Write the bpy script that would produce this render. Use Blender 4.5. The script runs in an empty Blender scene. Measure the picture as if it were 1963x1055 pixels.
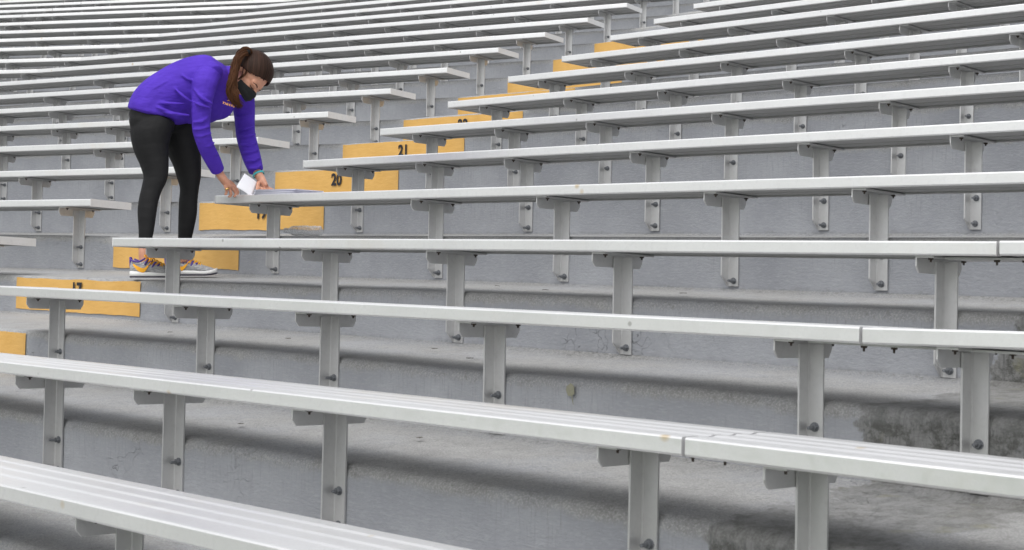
import bpy, bmesh, math, random
from mathutils import Vector, Matrix, noise

S = bpy.context.scene
COL = S.collection
H = 0.235                      # one riser in metres; the stand below is laid out in risers

# ------------------------------------------------------------------ camera
F_PX, PITCH, ROLL = 2909.57, -0.0251, 0.02005
cam_d = bpy.data.cameras.new('camera'); cam = bpy.data.objects.new('camera', cam_d); COL.objects.link(cam)
cp, sp = math.cos(PITCH), math.sin(PITCH); cr, sr = math.cos(ROLL), math.sin(ROLL)
fw = Vector((0, cp, -sp)); up0 = Vector((0, sp, cp)); rt0 = Vector((1, 0, 0))
rt = rt0*cr + up0*sr; up = -rt0*sr + up0*cr
cam.matrix_world = Matrix(((rt.x, up.x, -fw.x, 0), (rt.y, up.y, -fw.y, 0), (rt.z, up.z, -fw.z, 0), (0, 0, 0, 1)))
cam_d.sensor_width = 36; cam_d.lens = F_PX/1963*36
cam_d.shift_x = -1.03/1963; cam_d.shift_y = -89.4/1963
cam_d.clip_start = 0.05; cam_d.clip_end = 2000
cam_d.dof.use_dof = True; cam_d.dof.focus_distance = 7.8; cam_d.dof.aperture_fstop = 11
S.camera = cam

# ------------------------------------------------------------------ sky and sun
SUN_EL, SUN_ROT = math.radians(60), math.radians(205)
W = bpy.data.worlds.new('World'); S.world = W; W.use_nodes = True
wn, wl = W.node_tree.nodes, W.node_tree.links
bg = wn['Background']; sky = wn.new('ShaderNodeTexSky'); sky.sky_type = 'NISHITA'; sky.sun_disc = False
sky.sun_elevation = SUN_EL; sky.sun_rotation = SUN_ROT; sky.dust_density = 4.0; sky.air_density = 1.0
hs = wn.new('ShaderNodeHueSaturation'); hs.inputs['Saturation'].default_value = 0.12
wl.new(sky.outputs[0], hs.inputs['Color']); wl.new(hs.outputs[0], bg.inputs[0]); bg.inputs[1].default_value = 0.15
sd = bpy.data.lights.new('sun', 'SUN'); sd.energy = 0.5; sd.angle = math.radians(60); sd.color = (1, 0.97, 0.93)
sun = bpy.data.objects.new('sun', sd); COL.objects.link(sun)
sdir = Vector((math.sin(SUN_ROT)*math.cos(SUN_EL), math.cos(SUN_ROT)*math.cos(SUN_EL), math.sin(SUN_EL)))
sun.rotation_euler = sdir.to_track_quat('Z', 'Y').to_euler()
S.view_settings.view_transform = 'Standard'; S.view_settings.look = 'None'
S.view_settings.exposure = 0.63; S.view_settings.gamma = 1
S.render.engine = 'CYCLES'

# ------------------------------------------------------------------ materials
def mat(name, col=(.5, .5, .5), rough=.6, metal=0.0):
    m = bpy.data.materials.new(name); m.use_nodes = True
    b = m.node_tree.nodes['Principled BSDF']
    b.inputs['Base Color'].default_value = (*col, 1); b.inputs['Roughness'].default_value = rough
    b.inputs['Metallic'].default_value = metal
    return m, m.node_tree.nodes, m.node_tree.links, b
def noise_n(n, l, vec, scale, detail=4, rough=.55, vscale=None):
    t = n.new('ShaderNodeTexNoise'); t.inputs['Scale'].default_value = scale
    t.inputs['Detail'].default_value = detail; t.inputs['Roughness'].default_value = rough
    if vscale:
        mp = n.new('ShaderNodeMapping'); mp.inputs['Scale'].default_value = vscale
        l.new(vec, mp.inputs['Vector']); vec = mp.outputs[0]
    l.new(vec, t.inputs['Vector']); return t.outputs['Fac']
def ramp(n, l, fac, stops):
    r = n.new('ShaderNodeValToRGB'); e = r.color_ramp.elements
    e[0].position, e[0].color = stops[0][0], (*stops[0][1], 1); e[1].position, e[1].color = stops[-1][0], (*stops[-1][1], 1)
    for p, c in stops[1:-1]:
        x = e.new(p); x.color = (*c, 1)
    l.new(fac, r.inputs[0]); return r.outputs[0]
def fr(n, l, fac, a, b): return ramp(n, l, fac, [(a, (0, 0, 0)), (b, (1, 1, 1))])
def mix(n, l, fac, a, b, mode='MIX'):
    m = n.new('ShaderNodeMix'); m.data_type = 'RGBA'; m.blend_type = mode
    for sock, v in ((m.inputs[0], fac), (m.inputs[6], a), (m.inputs[7], b)):
        if isinstance(v, (int, float)): sock.default_value = v
        elif isinstance(v, tuple): sock.default_value = (*v, 1)
        else: l.new(v, sock)
    return m.outputs[2]
def mth(n, l, op, a, b=None, c=None, clamp=False):
    m = n.new('ShaderNodeMath'); m.operation = op; m.use_clamp = clamp
    for i, v in enumerate((a, b, c)):
        if v is None: continue
        if isinstance(v, (int, float)): m.inputs[i].default_value = v
        else: l.new(v, m.inputs[i])
    return m.outputs[0]
def bump(n, l, b, h, strength=.3, dist=.01, prev=None):
    k = n.new('ShaderNodeBump'); k.inputs['Strength'].default_value = strength; k.inputs['Distance'].default_value = dist
    l.new(h, k.inputs['Height'])
    if prev is not None: l.new(prev, k.inputs['Normal'])
    l.new(k.outputs[0], b.inputs['Normal']); return k.outputs[0]
def objco(n): return n.new('ShaderNodeTexCoord').outputs['Object']

def concrete_mat():
    m, n, l, b = mat('painted_concrete', rough=.8)
    uv = n.new('ShaderNodeUVMap'); uv.uv_map = 'prof'; sep = n.new('ShaderNodeSeparateXYZ'); l.new(uv.outputs[0], sep.inputs[0])
    uv2 = n.new('ShaderNodeUVMap'); uv2.uv_map = 'joint'; sep2 = n.new('ShaderNodeSeparateXYZ'); l.new(uv2.outputs[0], sep2.inputs[0])
    oc = objco(n)
    v = mth(n, l, 'FRACT', sep.outputs[1])                       # 0-.3 riser, .3-.4 nose, .4-1 tread
    big = noise_n(n, l, oc, 2.2, 5, .6); fine = noise_n(n, l, oc, 60, 5, .7); grain = noise_n(n, l, oc, 170, 3, .7)
    med = noise_n(n, l, oc, 11, 6, .65)
    comb = n.new('ShaderNodeCombineXYZ'); l.new(sep.outputs[0], comb.inputs[0]); l.new(sep.outputs[1], comb.inputs[1])
    streak = noise_n(n, l, comb.outputs[0], 1.0, 4, .7, (95, 4.0, 1)); stroke = noise_n(n, l, comb.outputs[0], 1.0, 5, .7, (30, 70, 1))
    riser = mix(n, l, fr(n, l, big, .35, .68), (.245, .255, .278), (.322, .333, .355))
    riser = mix(n, l, mth(n, l, 'MULTIPLY', fr(n, l, stroke, .5, .68), .35), riser, (.40, .41, .43))
    drip = mth(n, l, 'MULTIPLY', fr(n, l, streak, .52, .72), mth(n, l, 'MULTIPLY', fr(n, l, v, .06, .26), fr(n, l, big, .42, .56)))
    riser = mix(n, l, mth(n, l, 'MULTIPLY', drip, .6), riser, (.16, .16, .165))
    tread = mix(n, l, fr(n, l, med, .3, .7), (.225, .225, .223), (.30, .30, .298))
    tread = mix(n, l, mth(n, l, 'MULTIPLY', fr(n, l, big, .45, .62), .45), tread, (.275, .29, .325))
    tread = mix(n, l, mth(n, l, 'MULTIPLY', fr(n, l, grain, .48, .60), .42), tread, (.50, .50, .49))
    tread = mix(n, l, mth(n, l, 'MULTIPLY', fr(n, l, fine, .54, .64), .55), tread, (.17, .17, .165))
    isT = fr(n, l, mth(n, l, 'ADD', v, mth(n, l, 'MULTIPLY', mth(n, l, 'SUBTRACT', noise_n(n, l, oc, 6, 6, .75), .5), .16)), .272, .312)
    c = mix(n, l, isT, riser, tread)
    # darker band along the nosing, of its own ragged width
    w1 = mth(n, l, 'ADD', v, mth(n, l, 'MULTIPLY', mth(n, l, 'SUBTRACT', med, .5), .12))
    band = ramp(n, l, w1, [(.24, (0, 0, 0)), (.31, (1, 1, 1)), (.37, (1, 1, 1)), (.46, (0, 0, 0))])
    c = mix(n, l, mth(n, l, 'MULTIPLY', band, mth(n, l, 'MULTIPLY_ADD', big, .6, -.32, True)), c, (.20, .195, .18))
    # darker mottling in the corner where tread meets riser
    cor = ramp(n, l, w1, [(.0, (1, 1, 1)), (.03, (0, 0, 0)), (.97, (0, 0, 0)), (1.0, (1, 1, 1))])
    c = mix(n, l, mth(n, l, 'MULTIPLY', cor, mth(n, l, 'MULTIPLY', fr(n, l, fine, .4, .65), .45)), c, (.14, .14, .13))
    # hairline cracks and chips
    vo = n.new('ShaderNodeTexVoronoi'); vo.feature = 'DISTANCE_TO_EDGE'; vo.inputs['Scale'].default_value = 3.2
    wv = n.new('ShaderNodeVectorMath'); wv.operation = 'ADD'
    nz = n.new('ShaderNodeTexNoise'); nz.inputs['Scale'].default_value = 9; l.new(oc, nz.inputs['Vector']); l.new(nz.outputs['Color'], wv.inputs[1]); l.new(oc, wv.inputs[0]); l.new(wv.outputs[0], vo.inputs['Vector'])
    crack = ramp(n, l, vo.outputs['Distance'], [(0, (1, 1, 1)), (.012, (0, 0, 0))])
    crack = mth(n, l, 'MULTIPLY', crack, fr(n, l, noise_n(n, l, oc, 1.7, 3), .60, .68))
    c = mix(n, l, mth(n, l, 'MULTIPLY', crack, .3), c, (.12, .12, .115))
    # mouldy run-off at the radial joint (second UV: metres from the joint, row)
    sj = sep2.outputs[0]; rr = sep2.outputs[1]
    sjn = mth(n, l, 'ADD', sj, mth(n, l, 'MULTIPLY', mth(n, l, 'SUBTRACT', noise_n(n, l, oc, 5, 5, .7), .5), .35))
    st = ramp(n, l, mth(n, l, 'MULTIPLY_ADD', sjn, .5, .5), [(.46, (0, 0, 0)), (.47, (1, 1, 1)), (.68, (1, 1, 1)), (.70, (0, 0, 0))])
    lowr = mth(n, l, 'LESS_THAN', rr, 18.1)
    st = mth(n, l, 'MULTIPLY', st, lowr)
    mould = mix(n, l, fr(n, l, noise_n(n, l, oc, 16, 8, .82), .46, .58), (.19, .19, .185), (.055, .055, .046))
    mould = mix(n, l, fr(n, l, streak, .5, .66), mould, (.085, .085, .08))
    mould = mix(n, l, fr(n, l, noise_n(n, l, oc, 7, 4), .6, .72), mould, (.13, .125, .055))
    c = mix(n, l, mth(n, l, 'MULTIPLY', st, mth(n, l, 'MULTIPLY_ADD', isT, -.30, .90)), c, mould)
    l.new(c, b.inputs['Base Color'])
    h = mth(n, l, 'ADD', mth(n, l, 'MULTIPLY', fine, .35), mth(n, l, 'ADD', mth(n, l, 'MULTIPLY', stroke, .35), mth(n, l, 'MULTIPLY', med, .8)))
    h = mth(n, l, 'SUBTRACT', h, mth(n, l, 'MULTIPLY', crack, .8))
    bump(n, l, b, h, .8, .010)
    return m
M_CON = concrete_mat()

def alu_mat(name, base, rough, stain=True, metal=.75):
    m, n, l, b = mat(name, base, rough, metal)
    oc = objco(n); oi = n.new('ShaderNodeObjectInfo')
    ad = n.new('ShaderNodeVectorMath'); ad.operation = 'ADD'; sc = n.new('ShaderNodeVectorMath'); sc.operation = 'SCALE'
    cx = n.new('ShaderNodeCombineXYZ'); l.new(oi.outputs['Random'], cx.inputs[0]); l.new(oi.outputs['Random'], cx.inputs[1])
    l.new(cx.outputs[0], sc.inputs[0]); sc.inputs['Scale'].default_value = 40
    l.new(oc, ad.inputs[0]); l.new(sc.outputs[0], ad.inputs[1]); v = ad.outputs[0]
    big = noise_n(n, l, v, 3, 4, .6); fine = noise_n(n, l, v, 50, 4, .7)
    c = mix(n, l, fr(n, l, big, .3, .7), tuple(x*.92 for x in base), base)
    c = mix(n, l, mth(n, l, 'MULTIPLY', fr(n, l, fine, .5, .75), .30), c, tuple(x*.72 for x in base))
    if stain:
        vo = n.new('ShaderNodeTexVoronoi'); vo.inputs['Scale'].default_value = 4.2; l.new(v, vo.inputs['Vector'])
        spot = ramp(n, l, mth(n, l, 'ADD', vo.outputs['Distance'], mth(n, l, 'MULTIPLY', fine, .03)), [(.04, (1, 1, 1)), (.085, (0, 0, 0))])
        c = mix(n, l, mth(n, l, 'MULTIPLY', spot, .6), c, (.62, .45, .20))
        vo2 = n.new('ShaderNodeTexVoronoi'); vo2.inputs['Scale'].default_value = 6.5; l.new(v, vo2.inputs['Vector'])
        sp2 = ramp(n, l, mth(n, l, 'ADD', vo2.outputs['Distance'], mth(n, l, 'MULTIPLY', fine, .03)), [(.045, (1, 1, 1)), (.075, (0, 0, 0))])
        c = mix(n, l, mth(n, l, 'MULTIPLY', sp2, .55), c, (.25, .24, .22))
        tan = fr(n, l, noise_n(n, l, v, 1.3, 5, .6), .6, .78)
        c = mix(n, l, mth(n, l, 'MULTIPLY', tan, .42), c, (.72, .62, .48))
    l.new(c, b.inputs['Base Color'])
    r = mth(n, l, 'MULTIPLY_ADD', fr(n, l, fine, .3, .8), .14, rough); l.new(r, b.inputs['Roughness'])
    bump(n, l, b, fine, .08, .002)
    return m
M_ALU = alu_mat('anodised_plank', (.89, .89, .895), .30, True, .72)
M_LEG = alu_mat('mill_aluminium', (.62, .62, .62), .36, False, .65)
M_CAP = alu_mat('end_cap_metal', (.74, .74, .74), .6, False, .1)
M_UNDER = alu_mat('shaded_underside', (.44, .44, .44), .6, False, .15)  # same plank metal, its underside shade put into a darker base colour
M_BOLT = mat('galvanised_bolt', (.20, .21, .225), .5, .7)[0]
M_RUST = mat('rusty_bolt', (.07, .055, .045), .8, .2)[0]

def yellow_mat():
    m, n, l, b = mat('yellow_paint', rough=.6); oc = objco(n)
    st = noise_n(n, l, oc, 1, 5, .65, (16, 16, 44)); bg_ = noise_n(n, l, oc, 5, 4)
    c = mix(n, l, fr(n, l, bg_, .3, .7), (.57, .325, .08), (.64, .38, .11))
    c = mix(n, l, mth(n, l, 'MULTIPLY', fr(n, l, st, .56, .7), .16), c, (.50, .29, .08))
    c = mix(n, l, fr(n, l, noise_n(n, l, oc, 26, 5, .75), .68, .72), c, (.30, .25, .16))
    l.new(c, b.inputs['Base Color']); bump(n, l, b, st, .55, .006); return m
M_YEL = yellow_mat()
M_NUM = mat('black_stencil_paint', (.012, .012, .018), .7)[0]

def cloth_mat(name, c0, c1, rough, weave=600, bstr=.15, folds=0):
    m, n, l, b = mat(name, c0, rough); oc = objco(n)
    f = noise_n(n, l, oc, 9, 4); l.new(mix(n, l, fr(n, l, f, .3, .7), c0, c1), b.inputs['Base Color'])
    p = bump(n, l, b, noise_n(n, l, oc, weave, 2), bstr, .001)
    if folds: bump(n, l, b, noise_n(n, l, oc, 1.0, 3, .5, (7, 7, 22)), folds, .03, p)
    b.inputs['Specular IOR Level'].default_value = .25
    return m
M_SHIRT = cloth_mat('purple_jersey', (.058, .021, .34), (.078, .030, .43), .8, 500, .1, .45)
M_LEGG = cloth_mat('black_leggings', (.006, .006, .007), (.0095, .0095, .0105), .7, 700, .1, .2)
M_MASK = cloth_mat('black_mask_cloth', (.008, .009, .010), (.013, .014, .015), .7, 300, .2)
M_MASKW = mat('white_mask_lining', (.75, .75, .75), .8)[0]
def skin_mat():
    m, n, l, b = mat('skin', (.56, .27, .17), .5); oc = objco(n)
    c = mix(n, l, fr(n, l, noise_n(n, l, oc, 30, 4), .3, .7), (.50, .235, .15), (.60, .31, .21))
    l.new(c, b.inputs['Base Color']); b.inputs['Subsurface Weight'].default_value = .12; b.inputs['Subsurface Radius'].default_value = (.02, .008, .004)
    bump(n, l, b, noise_n(n, l, oc, 220, 3), .12, .002); return m
M_SKIN = skin_mat()
def hair_mat(name, c0, c1, sc):
    m, n, l, b = mat(name, c0, .55); uv = n.new('ShaderNodeUVMap'); uv.uv_map = 'strand'
    st = noise_n(n, l, uv.outputs[0], 1, 4, .7, sc)
    l.new(mix(n, l, fr(n, l, st, .3, .72), c0, c1), b.inputs['Base Color']); bump(n, l, b, st, .8, .004); b.inputs['Specular IOR Level'].default_value = .14; return m
M_HAIR = hair_mat('dark_brown_hair', (.004, .002, .0013), (.055, .026, .017), (36, 1.2, 1))
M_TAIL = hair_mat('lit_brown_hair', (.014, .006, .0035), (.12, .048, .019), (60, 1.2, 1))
def knit_mat():
    m, n, l, b = mat('grey_knit', rough=.8); oc = objco(n)
    s = noise_n(n, l, oc, 1, 4, .7, (60, 60, 260)); l.new(mix(n, l, fr(n, l, s, .35, .65), (.22, .22, .225), (.48, .48, .49)), b.inputs['Base Color'])
    bump(n, l, b, s, .4, .002); return m
M_KNIT = knit_mat()
M_SOLE = mat('white_foam_sole', (.78, .78, .77), .6)[0]
M_DSOLE = mat('dark_outsole', (.03, .025, .05), .7)[0]
M_ORANGE = mat('orange_lace', (.90, .42, .015), .6)[0]
M_PURPLE = mat('purple_trim', (.07, .035, .24), .6)[0]
M_TEAL = mat('teal_band', (.05, .42, .45), .4)[0]
M_GOLD = mat('gold', (.75, .5, .18), .25, 1.0)[0]
M_PAPER = mat('white_paper', (.82, .82, .86), .7)[0]
M_EYE = mat('dark_lash', (.02, .012, .01), .5)[0]
M_LEAF = mat('dry_leaf', (.24, .235, .17), .7)[0]
M_LEAFD = mat('dark_leaf_scrap', (.06, .05, .04), .8)[0]
def stack_mat():
    m, n, l, b = mat('printed_paper_stack', rough=.7); oc = objco(n)
    s = noise_n(n, l, oc, 1, 2, .5, (1, 1, 420)); l.new(mix(n, l, fr(n, l, s, .4, .6), (.36, .36, .46), (.78, .78, .86)), b.inputs['Base Color']); return m
M_STACK = stack_mat()
def glass_mat():
    m = bpy.data.materials.new('clear_plastic'); m.use_nodes = True; n, l = m.node_tree.nodes, m.node_tree.links; n.clear()
    out = n.new('ShaderNodeOutputMaterial'); tr = n.new('ShaderNodeBsdfTransparent'); gl = n.new('ShaderNodeBsdfGlossy'); gl.inputs['Roughness'].default_value = .12; df = n.new('ShaderNodeBsdfDiffuse'); df.inputs['Color'].default_value = (.95, .96, .98, 1)
    k = n.new('ShaderNodeBump'); k.inputs['Strength'].default_value = 1; k.inputs['Distance'].default_value = .008
    l.new(noise_n(n, l, objco(n), 90, 3), k.inputs['Height'])
    lw = n.new('ShaderNodeLayerWeight'); lw.inputs['Blend'].default_value = .35
    for q in (gl, lw, df): l.new(k.outputs[0], q.inputs['Normal'])
    a = n.new('ShaderNodeMixShader'); a.inputs[0].default_value = .65; l.new(gl.outputs[0], a.inputs[1]); l.new(df.outputs[0], a.inputs[2])
    b = n.new('ShaderNodeMixShader'); l.new(mth(n, l, 'MULTIPLY_ADD', lw.outputs['Facing'], .7, .30), b.inputs[0]); l.new(tr.outputs[0], b.inputs[1]); l.new(a.outputs[0], b.inputs[2])
    l.new(b.outputs[0], out.inputs[0]); return m
M_PET = glass_mat()
M_FIELD = mat('turf', (.06, .10, .035), .9)[0]

# ------------------------------------------------------------------ object helpers
def link(name, me, m=None, parent=None):
    o = bpy.data.objects.new(name, me)
    if m is not None and me is not None and not me.materials: me.materials.append(m)
    COL.objects.link(o)
    if parent is not None: o.parent = parent
    return o
def tag(o, label=None, cat=None, group=None, kind=None):
    if label: o['label'] = label
    if cat: o['category'] = cat
    if group: o['group'] = group
    if kind: o['kind'] = kind
    return o
def mesh(name, vs, fs, smooth=False):
    me = bpy.data.meshes.new(name); me.from_pydata([tuple(v) for v in vs], [], fs); me.validate(); me.update()
    if smooth: me.polygons.foreach_set('use_smooth', [True]*len(me.polygons))
    return me
def bm_mesh(name, bm, smooth=False):
    bmesh.ops.recalc_face_normals(bm, faces=bm.faces[:])
    me = bpy.data.meshes.new(name); bm.to_mesh(me); bm.free()
    if smooth: me.polygons.foreach_set('use_smooth', [True]*len(me.polygons))
    return me
def add_box(bm, lo, hi, M=None):
    vs = [bm.verts.new((M @ Vector(p)) if M else p) for p in [(x, y, z) for z in (lo[2], hi[2]) for y in (lo[1], hi[1]) for x in (lo[0], hi[0])]]
    for f in ((0, 2, 3, 1), (4, 5, 7, 6), (0, 1, 5, 4), (2, 6, 7, 3), (0, 4, 6, 2), (1, 3, 7, 5)): bm.faces.new([vs[i] for i in f])
def add_prism(bm, poly, ax, lo, hi):
    """poly: 2-D outline in the two axes other than ax, extruded lo..hi along ax"""
    def P(a, b, c):
        return ((c, a, b), (a, c, b), (a, b, c))[ax]
    A = [bm.verts.new(P(a, b, lo)) for a, b in poly]; B = [bm.verts.new(P(a, b, hi)) for a, b in poly]
    bm.faces.new(A[::-1]); bm.faces.new(B); k = len(poly)
    for i in range(k): bm.faces.new((A[i], A[(i+1) % k], B[(i+1) % k], B[i]))
def add_cyl(bm, c, d, r0, r1, L, n=8, cap=True):
    d = Vector(d).normalized(); q = d.to_track_quat('Z', 'Y'); c = Vector(c)
    A = [bm.verts.new(c + q @ Vector((r0*math.cos(2*math.pi*i/n), r0*math.sin(2*math.pi*i/n), 0))) for i in range(n)]
    B = [bm.verts.new(c + q @ Vector((r1*math.cos(2*math.pi*i/n), r1*math.sin(2*math.pi*i/n), L))) for i in range(n)]
    for i in range(n): bm.faces.new((A[i], A[(i+1) % n], B[(i+1) % n], B[i]))
    if cap: bm.faces.new(A[::-1]); bm.faces.new(B)

# ------------------------------------------------------------------ layout of the stand (units: risers)
YAW, ANG_A, ANG_L, ANG_R = -0.76261, 0.21005, 0.23295, -0.02312
TH, WD, OFF, K, TILT, SLOPE = 0.17745, 1.35975, 0.77, 0.88, 0.028, 0.14
def dirs(a): return Vector((math.cos(a), math.sin(a))), Vector((-math.sin(a), math.cos(a)))
uR, nR = dirs(YAW); uL, nL = dirs(YAW+ANG_A); uLL, nLL = dirs(YAW+ANG_A+ANG_L); u2, n2 = dirs(YAW+ANG_R)
def base(r):
    i = r-17
    p = Vector((-8.25935, 31.39535)) + uR*(-.61935*i) + nR*(2.94379*i + .0071961*i*i)
    return p, .4426 + i + .005279*i*i - .000243626*i**3
def cross(p, u, q, v):
    d = q-p; den = u.x*v.y-u.y*v.x; return p + u*((d.x*v.y-d.y*v.x)/den)
def row(r):
    i = r-17; B, z = base(r)
    JR = B + uR*(19.38995 + .70093*i); F2 = JR + u2*22
    L0 = B + nR*1.10845 - uL*(5.38229 - .01728*i); JL = L0 - uL*(21.94098 + .65452*i)
    J2 = JL - uLL*(11.75398 + .31014*i); F3 = J2 - uLL*16
    V1 = cross(B, uR, L0, uL)
    return dict(B=B, z=z, JR=JR, F2=F2, L0=L0, JL=JL, J2=J2, F3=F3, V1=V1)
def riser_line(r, off=OFF):
    """corners of the riser face, left to right, and stations of the joint"""
    R = row(r)
    pts = [R['F3'] + nLL*off, cross(R['JL']+nLL*off, uLL, R['L0']+nL*off, uL),
           cross(R['L0']+nL*off, uL, R['B']+nR*off, uR), cross(R['B']+nR*off, uR, R['JR']+n2*off, u2), R['F2'] + n2*off]
    return pts, R['z']-K
R_LO, R_HI = 7, 37
def wob(p, z): return .02*noise.noise(Vector((p.x*.35, p.y*.35, z*.9))) + .008*noise.noise(Vector((p.x*1.6, p.y*1.6, z*2)))
def wobz(p, z): return .03*noise.noise(Vector((p.x*.3+9, p.y*.3, z)))
SEG = [60, 80, 26, 84, 60]
def build_terrace():
    vs, fs, uvs, uvj = [], [], [], []
    nose = [(0, -.13), (.012, -.085), (.04, -.042), (.085, -.012), (.15, 0)]
    for r in range(R_LO, R_HI):
        A, zt = riser_line(r); Bn, ztn = riser_line(r+1)
        _, ztp = riser_line(r-1) if r > R_LO else (None, zt-1)
        d = 2.94
        zb = ztp + SLOPE
        prof = [(-.0, zb-.02, .0), (.0, zb+.03, .02), (0, (zb+zt-.13)/2+.0, .15)]
        prof += [(a, zt+h, .30+.02*k) for k, (a, h) in enumerate(nose)]
        prof += [(.5, zt+.01+wobz(A[2], r), .5), (1.2, zt+.035, .66), (2.1, zt+.07, .84), (2.80, zt+.092, .97), (d, zt+SLOPE, .995)]
        cols = []; slen = 0; sj = []
        for k in range(4):
            nseg = SEG[k] if k < 3 else SEG[3]
            for j in range(nseg + (1 if k == 3 else 0)):
                t = j/nseg; a = A[k].lerp(A[k+1], t); b = Bn[k].lerp(Bn[k+1], t); cols.append((a, b))
        nc = len(cols); base_i = len(vs); acc = 0
        jr = A[3]
        for c, (a, b) in enumerate(cols):
            if c: acc += (a-cols[c-1][0]).length*H
            sgn = (a-jr).dot(uR)*H
            dirv = (b-a).normalized()
            for q, (f, z, v) in enumerate(prof):
                p = a.lerp(b, f/d)
                if v < .4:
                    p = p + dirv*wob(a, zt)*(1 if .02 < v else .6)
                zz = z + (wobz(a, zt) if v >= .26 and v < .99 else 0)
                if v >= .99 or v <= .02: zz = z
                vs.append((p.x*H, p.y*H, zz*H)); uvs.append((acc, r+v)); uvj.append((sgn, r+.0))
        np_ = len(prof)
        for c in range(nc-1):
            for q in range(np_-1):
                i = base_i + c*np_ + q
                fs.append((i, i+np_, i+np_+1, i+1))
    me = mesh('terrace', vs, fs, True)
    for nm, data in (('prof', uvs), ('joint', uvj)):
        l = me.uv_layers.new(name=nm)
        for lp in me.loops: l.data[lp.index].uv = data[lp.vertex_index]
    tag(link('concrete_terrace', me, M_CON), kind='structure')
build_terrace()
bm = bmesh.new(); zf = (row(R_LO)['z']-K-1.2)*H
add_box(bm, (-160, -160, zf-.3), (160, 160, zf)); tag(link('field', bm_mesh('field', bm), M_FIELD), kind='structure')

# ------------------------------------------------------------------ benches
th, wd = TH*H, WD*H
def plank_profile():
    r = .005; g = .0028
    top = [(0, -th+.005), (0, -r), (r*.3, -r*.3), (r, 0)]
    for c in (.085, .163, .241):
        top += [(c-.026, 0), (c-.014, -g), (c+.014, -g), (c+.026, 0)]
    n_top = None
    top += [(wd-r, 0), (wd-r*.3, -r*.3), (wd, -r), (wd, -th+.005)]
    under = [(wd-.004, -th), (wd-.030, -th), (wd-.031, -.007), (wd-.055, -.007), (wd-.056, -th+.004), (wd*.5+.016, -th+.004), (wd*.5+.015, -.010), (wd*.5-.001, -.010), (wd*.5-.002, -th+.004),
             (.064, -th+.004), (.063, -.007), (.033, -.007), (.032, -th), (.004, -th)]
    return top + under, len(top)
PROF, NTOP = plank_profile()
def plank_mesh(L, m0, m1, dz0, dz1, z0):
    """plank from s=0..L in bench space, cut at its ends along m0/m1 (along-shift per metre of depth)"""
    n = len(PROF); vs = []; segs = max(1, int(L/.6))
    for k in range(segs+1):
        t = k/segs; s = L*t
        sh = m0 if k == 0 else (m1 if k == segs else 0)
        for b, z in PROF:
            vs.append((s + sh*b, b, z - TILT*b + dz0+(dz1-dz0)*t + z0))
    fs = [tuple(range(n))[::-1], tuple(range(segs*n, segs*n+n))]
    for k in range(segs):
        for i in range(n): a = k*n; fs.append((a+i, a+(i+1) % n, a+n+(i+1) % n, a+n+i))
    me = mesh('plank', vs, fs)
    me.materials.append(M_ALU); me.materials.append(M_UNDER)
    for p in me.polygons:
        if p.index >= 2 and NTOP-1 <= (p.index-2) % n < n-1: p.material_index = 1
    return me
O = OFF*H
def leg_mesh():
    bm = bmesh.new(); zt, zb = -th-.0055, -1.66*H; w = .050; t = .0055
    add_prism(bm, [(O-w-.002, zt), (O-.002, zt), (O-.002, zb), (O-.010, zb), (O-w-.002, zb+.042)], 0, 0, t)
    add_box(bm, (t+.0002, O-.002-t, zb), (w, O-.002, zt))
    # round weld bead in the corner
    add_cyl(bm, (t, O-.002-t, zb), (0, 0, 1), .003, .003, zt-zb, 6)
    return bm_mesh('leg', bm)
def bracket_mesh():
    bm = bmesh.new(); z1 = -th-.0003; f, b = .022, wd-.022; hh = .050; t = .0050
    add_prism(bm, [(f, z1-.0055), (b, z1-.0055), (b, z1-hh*.55), (b-.014, z1-hh), (f+.016, z1-hh), (f+.004, z1-hh*.72), (f, z1-hh*.6)], 0, -t-.001, -.001)
    add_box(bm, (-t-.001, f, z1-.0053), (.052, b, z1))
    return bm_mesh('bracket', bm)
def bolt_mesh(z, turn, stud):
    bm = bmesh.new(); y = O-.002-.0055; x = .028+.002*math.sin(turn*9)
    add_cyl(bm, (x, y, z), (0, -1, 0), .0128, .0128, .003, 14)
    add_cyl(bm, (x, y-.003, z), (.02*turn, -1, 0), .0098, .0098, .010, 6)
    add_cyl(bm, (x, y-.014, z), (-.12+.1*turn, -1, .08-.1*turn), .0060, .0046, stud, 8)
    return bm_mesh('bolt', bm)
def clamp_mesh(y):
    bm = bmesh.new(); z = -th-.0055
    add_cyl(bm, (.022, y, z), (0, 0, -1), .009, .008, .005, 6); add_cyl(bm, (.022, y, z-.005), (0, 0, -1), .004, .003, .007, 6)
    return bm_mesh('clamp_bolt', bm)
ME_LEG, ME_BR = leg_mesh(), bracket_mesh()
JIT = random.Random(77)
ZB = -1.66*H
ME_BO = [[bolt_mesh(ZB+.021+dz_, a, Ls) for dz_, a, Ls in ((0, .1, .020), (.002, .6, .014), (-.002, 1.1, .024), (.003, .3, .017))] for dz_ in (0,)]
ME_BO += [[bolt_mesh(ZB+.123+dz_, a, Ls) for dz_, a, Ls in ((0, .9, .018), (.003, .2, .023), (-.003, .5, .012), (.001, 1.2, .020))]]
ME_CL = [clamp_mesh(.062), clamp_mesh(wd-.055)]
bm = bmesh.new()
add_box(bm, (-.20, .085, -th-.007), (.42, wd-.085, -th-.001))
ME_JP = bm_mesh('joint_plate', bm)
bm = bmesh.new()
bm.free()
def jb_mesh(x, y):
    bm = bmesh.new(); add_cyl(bm, (x, y, -th-.007), (0, 0, -1), .010, .009, .006, 6); add_cyl(bm, (x, y, -th-.013), (0, 0, -1), .004, .003, .009, 6)
    return bm_mesh('joint_bolt', bm)
ME_JB = [jb_mesh(-.05, .11), jb_mesh(.03, .12), jb_mesh(.16, .11), jb_mesh(.30, wd-.11)]
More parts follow.
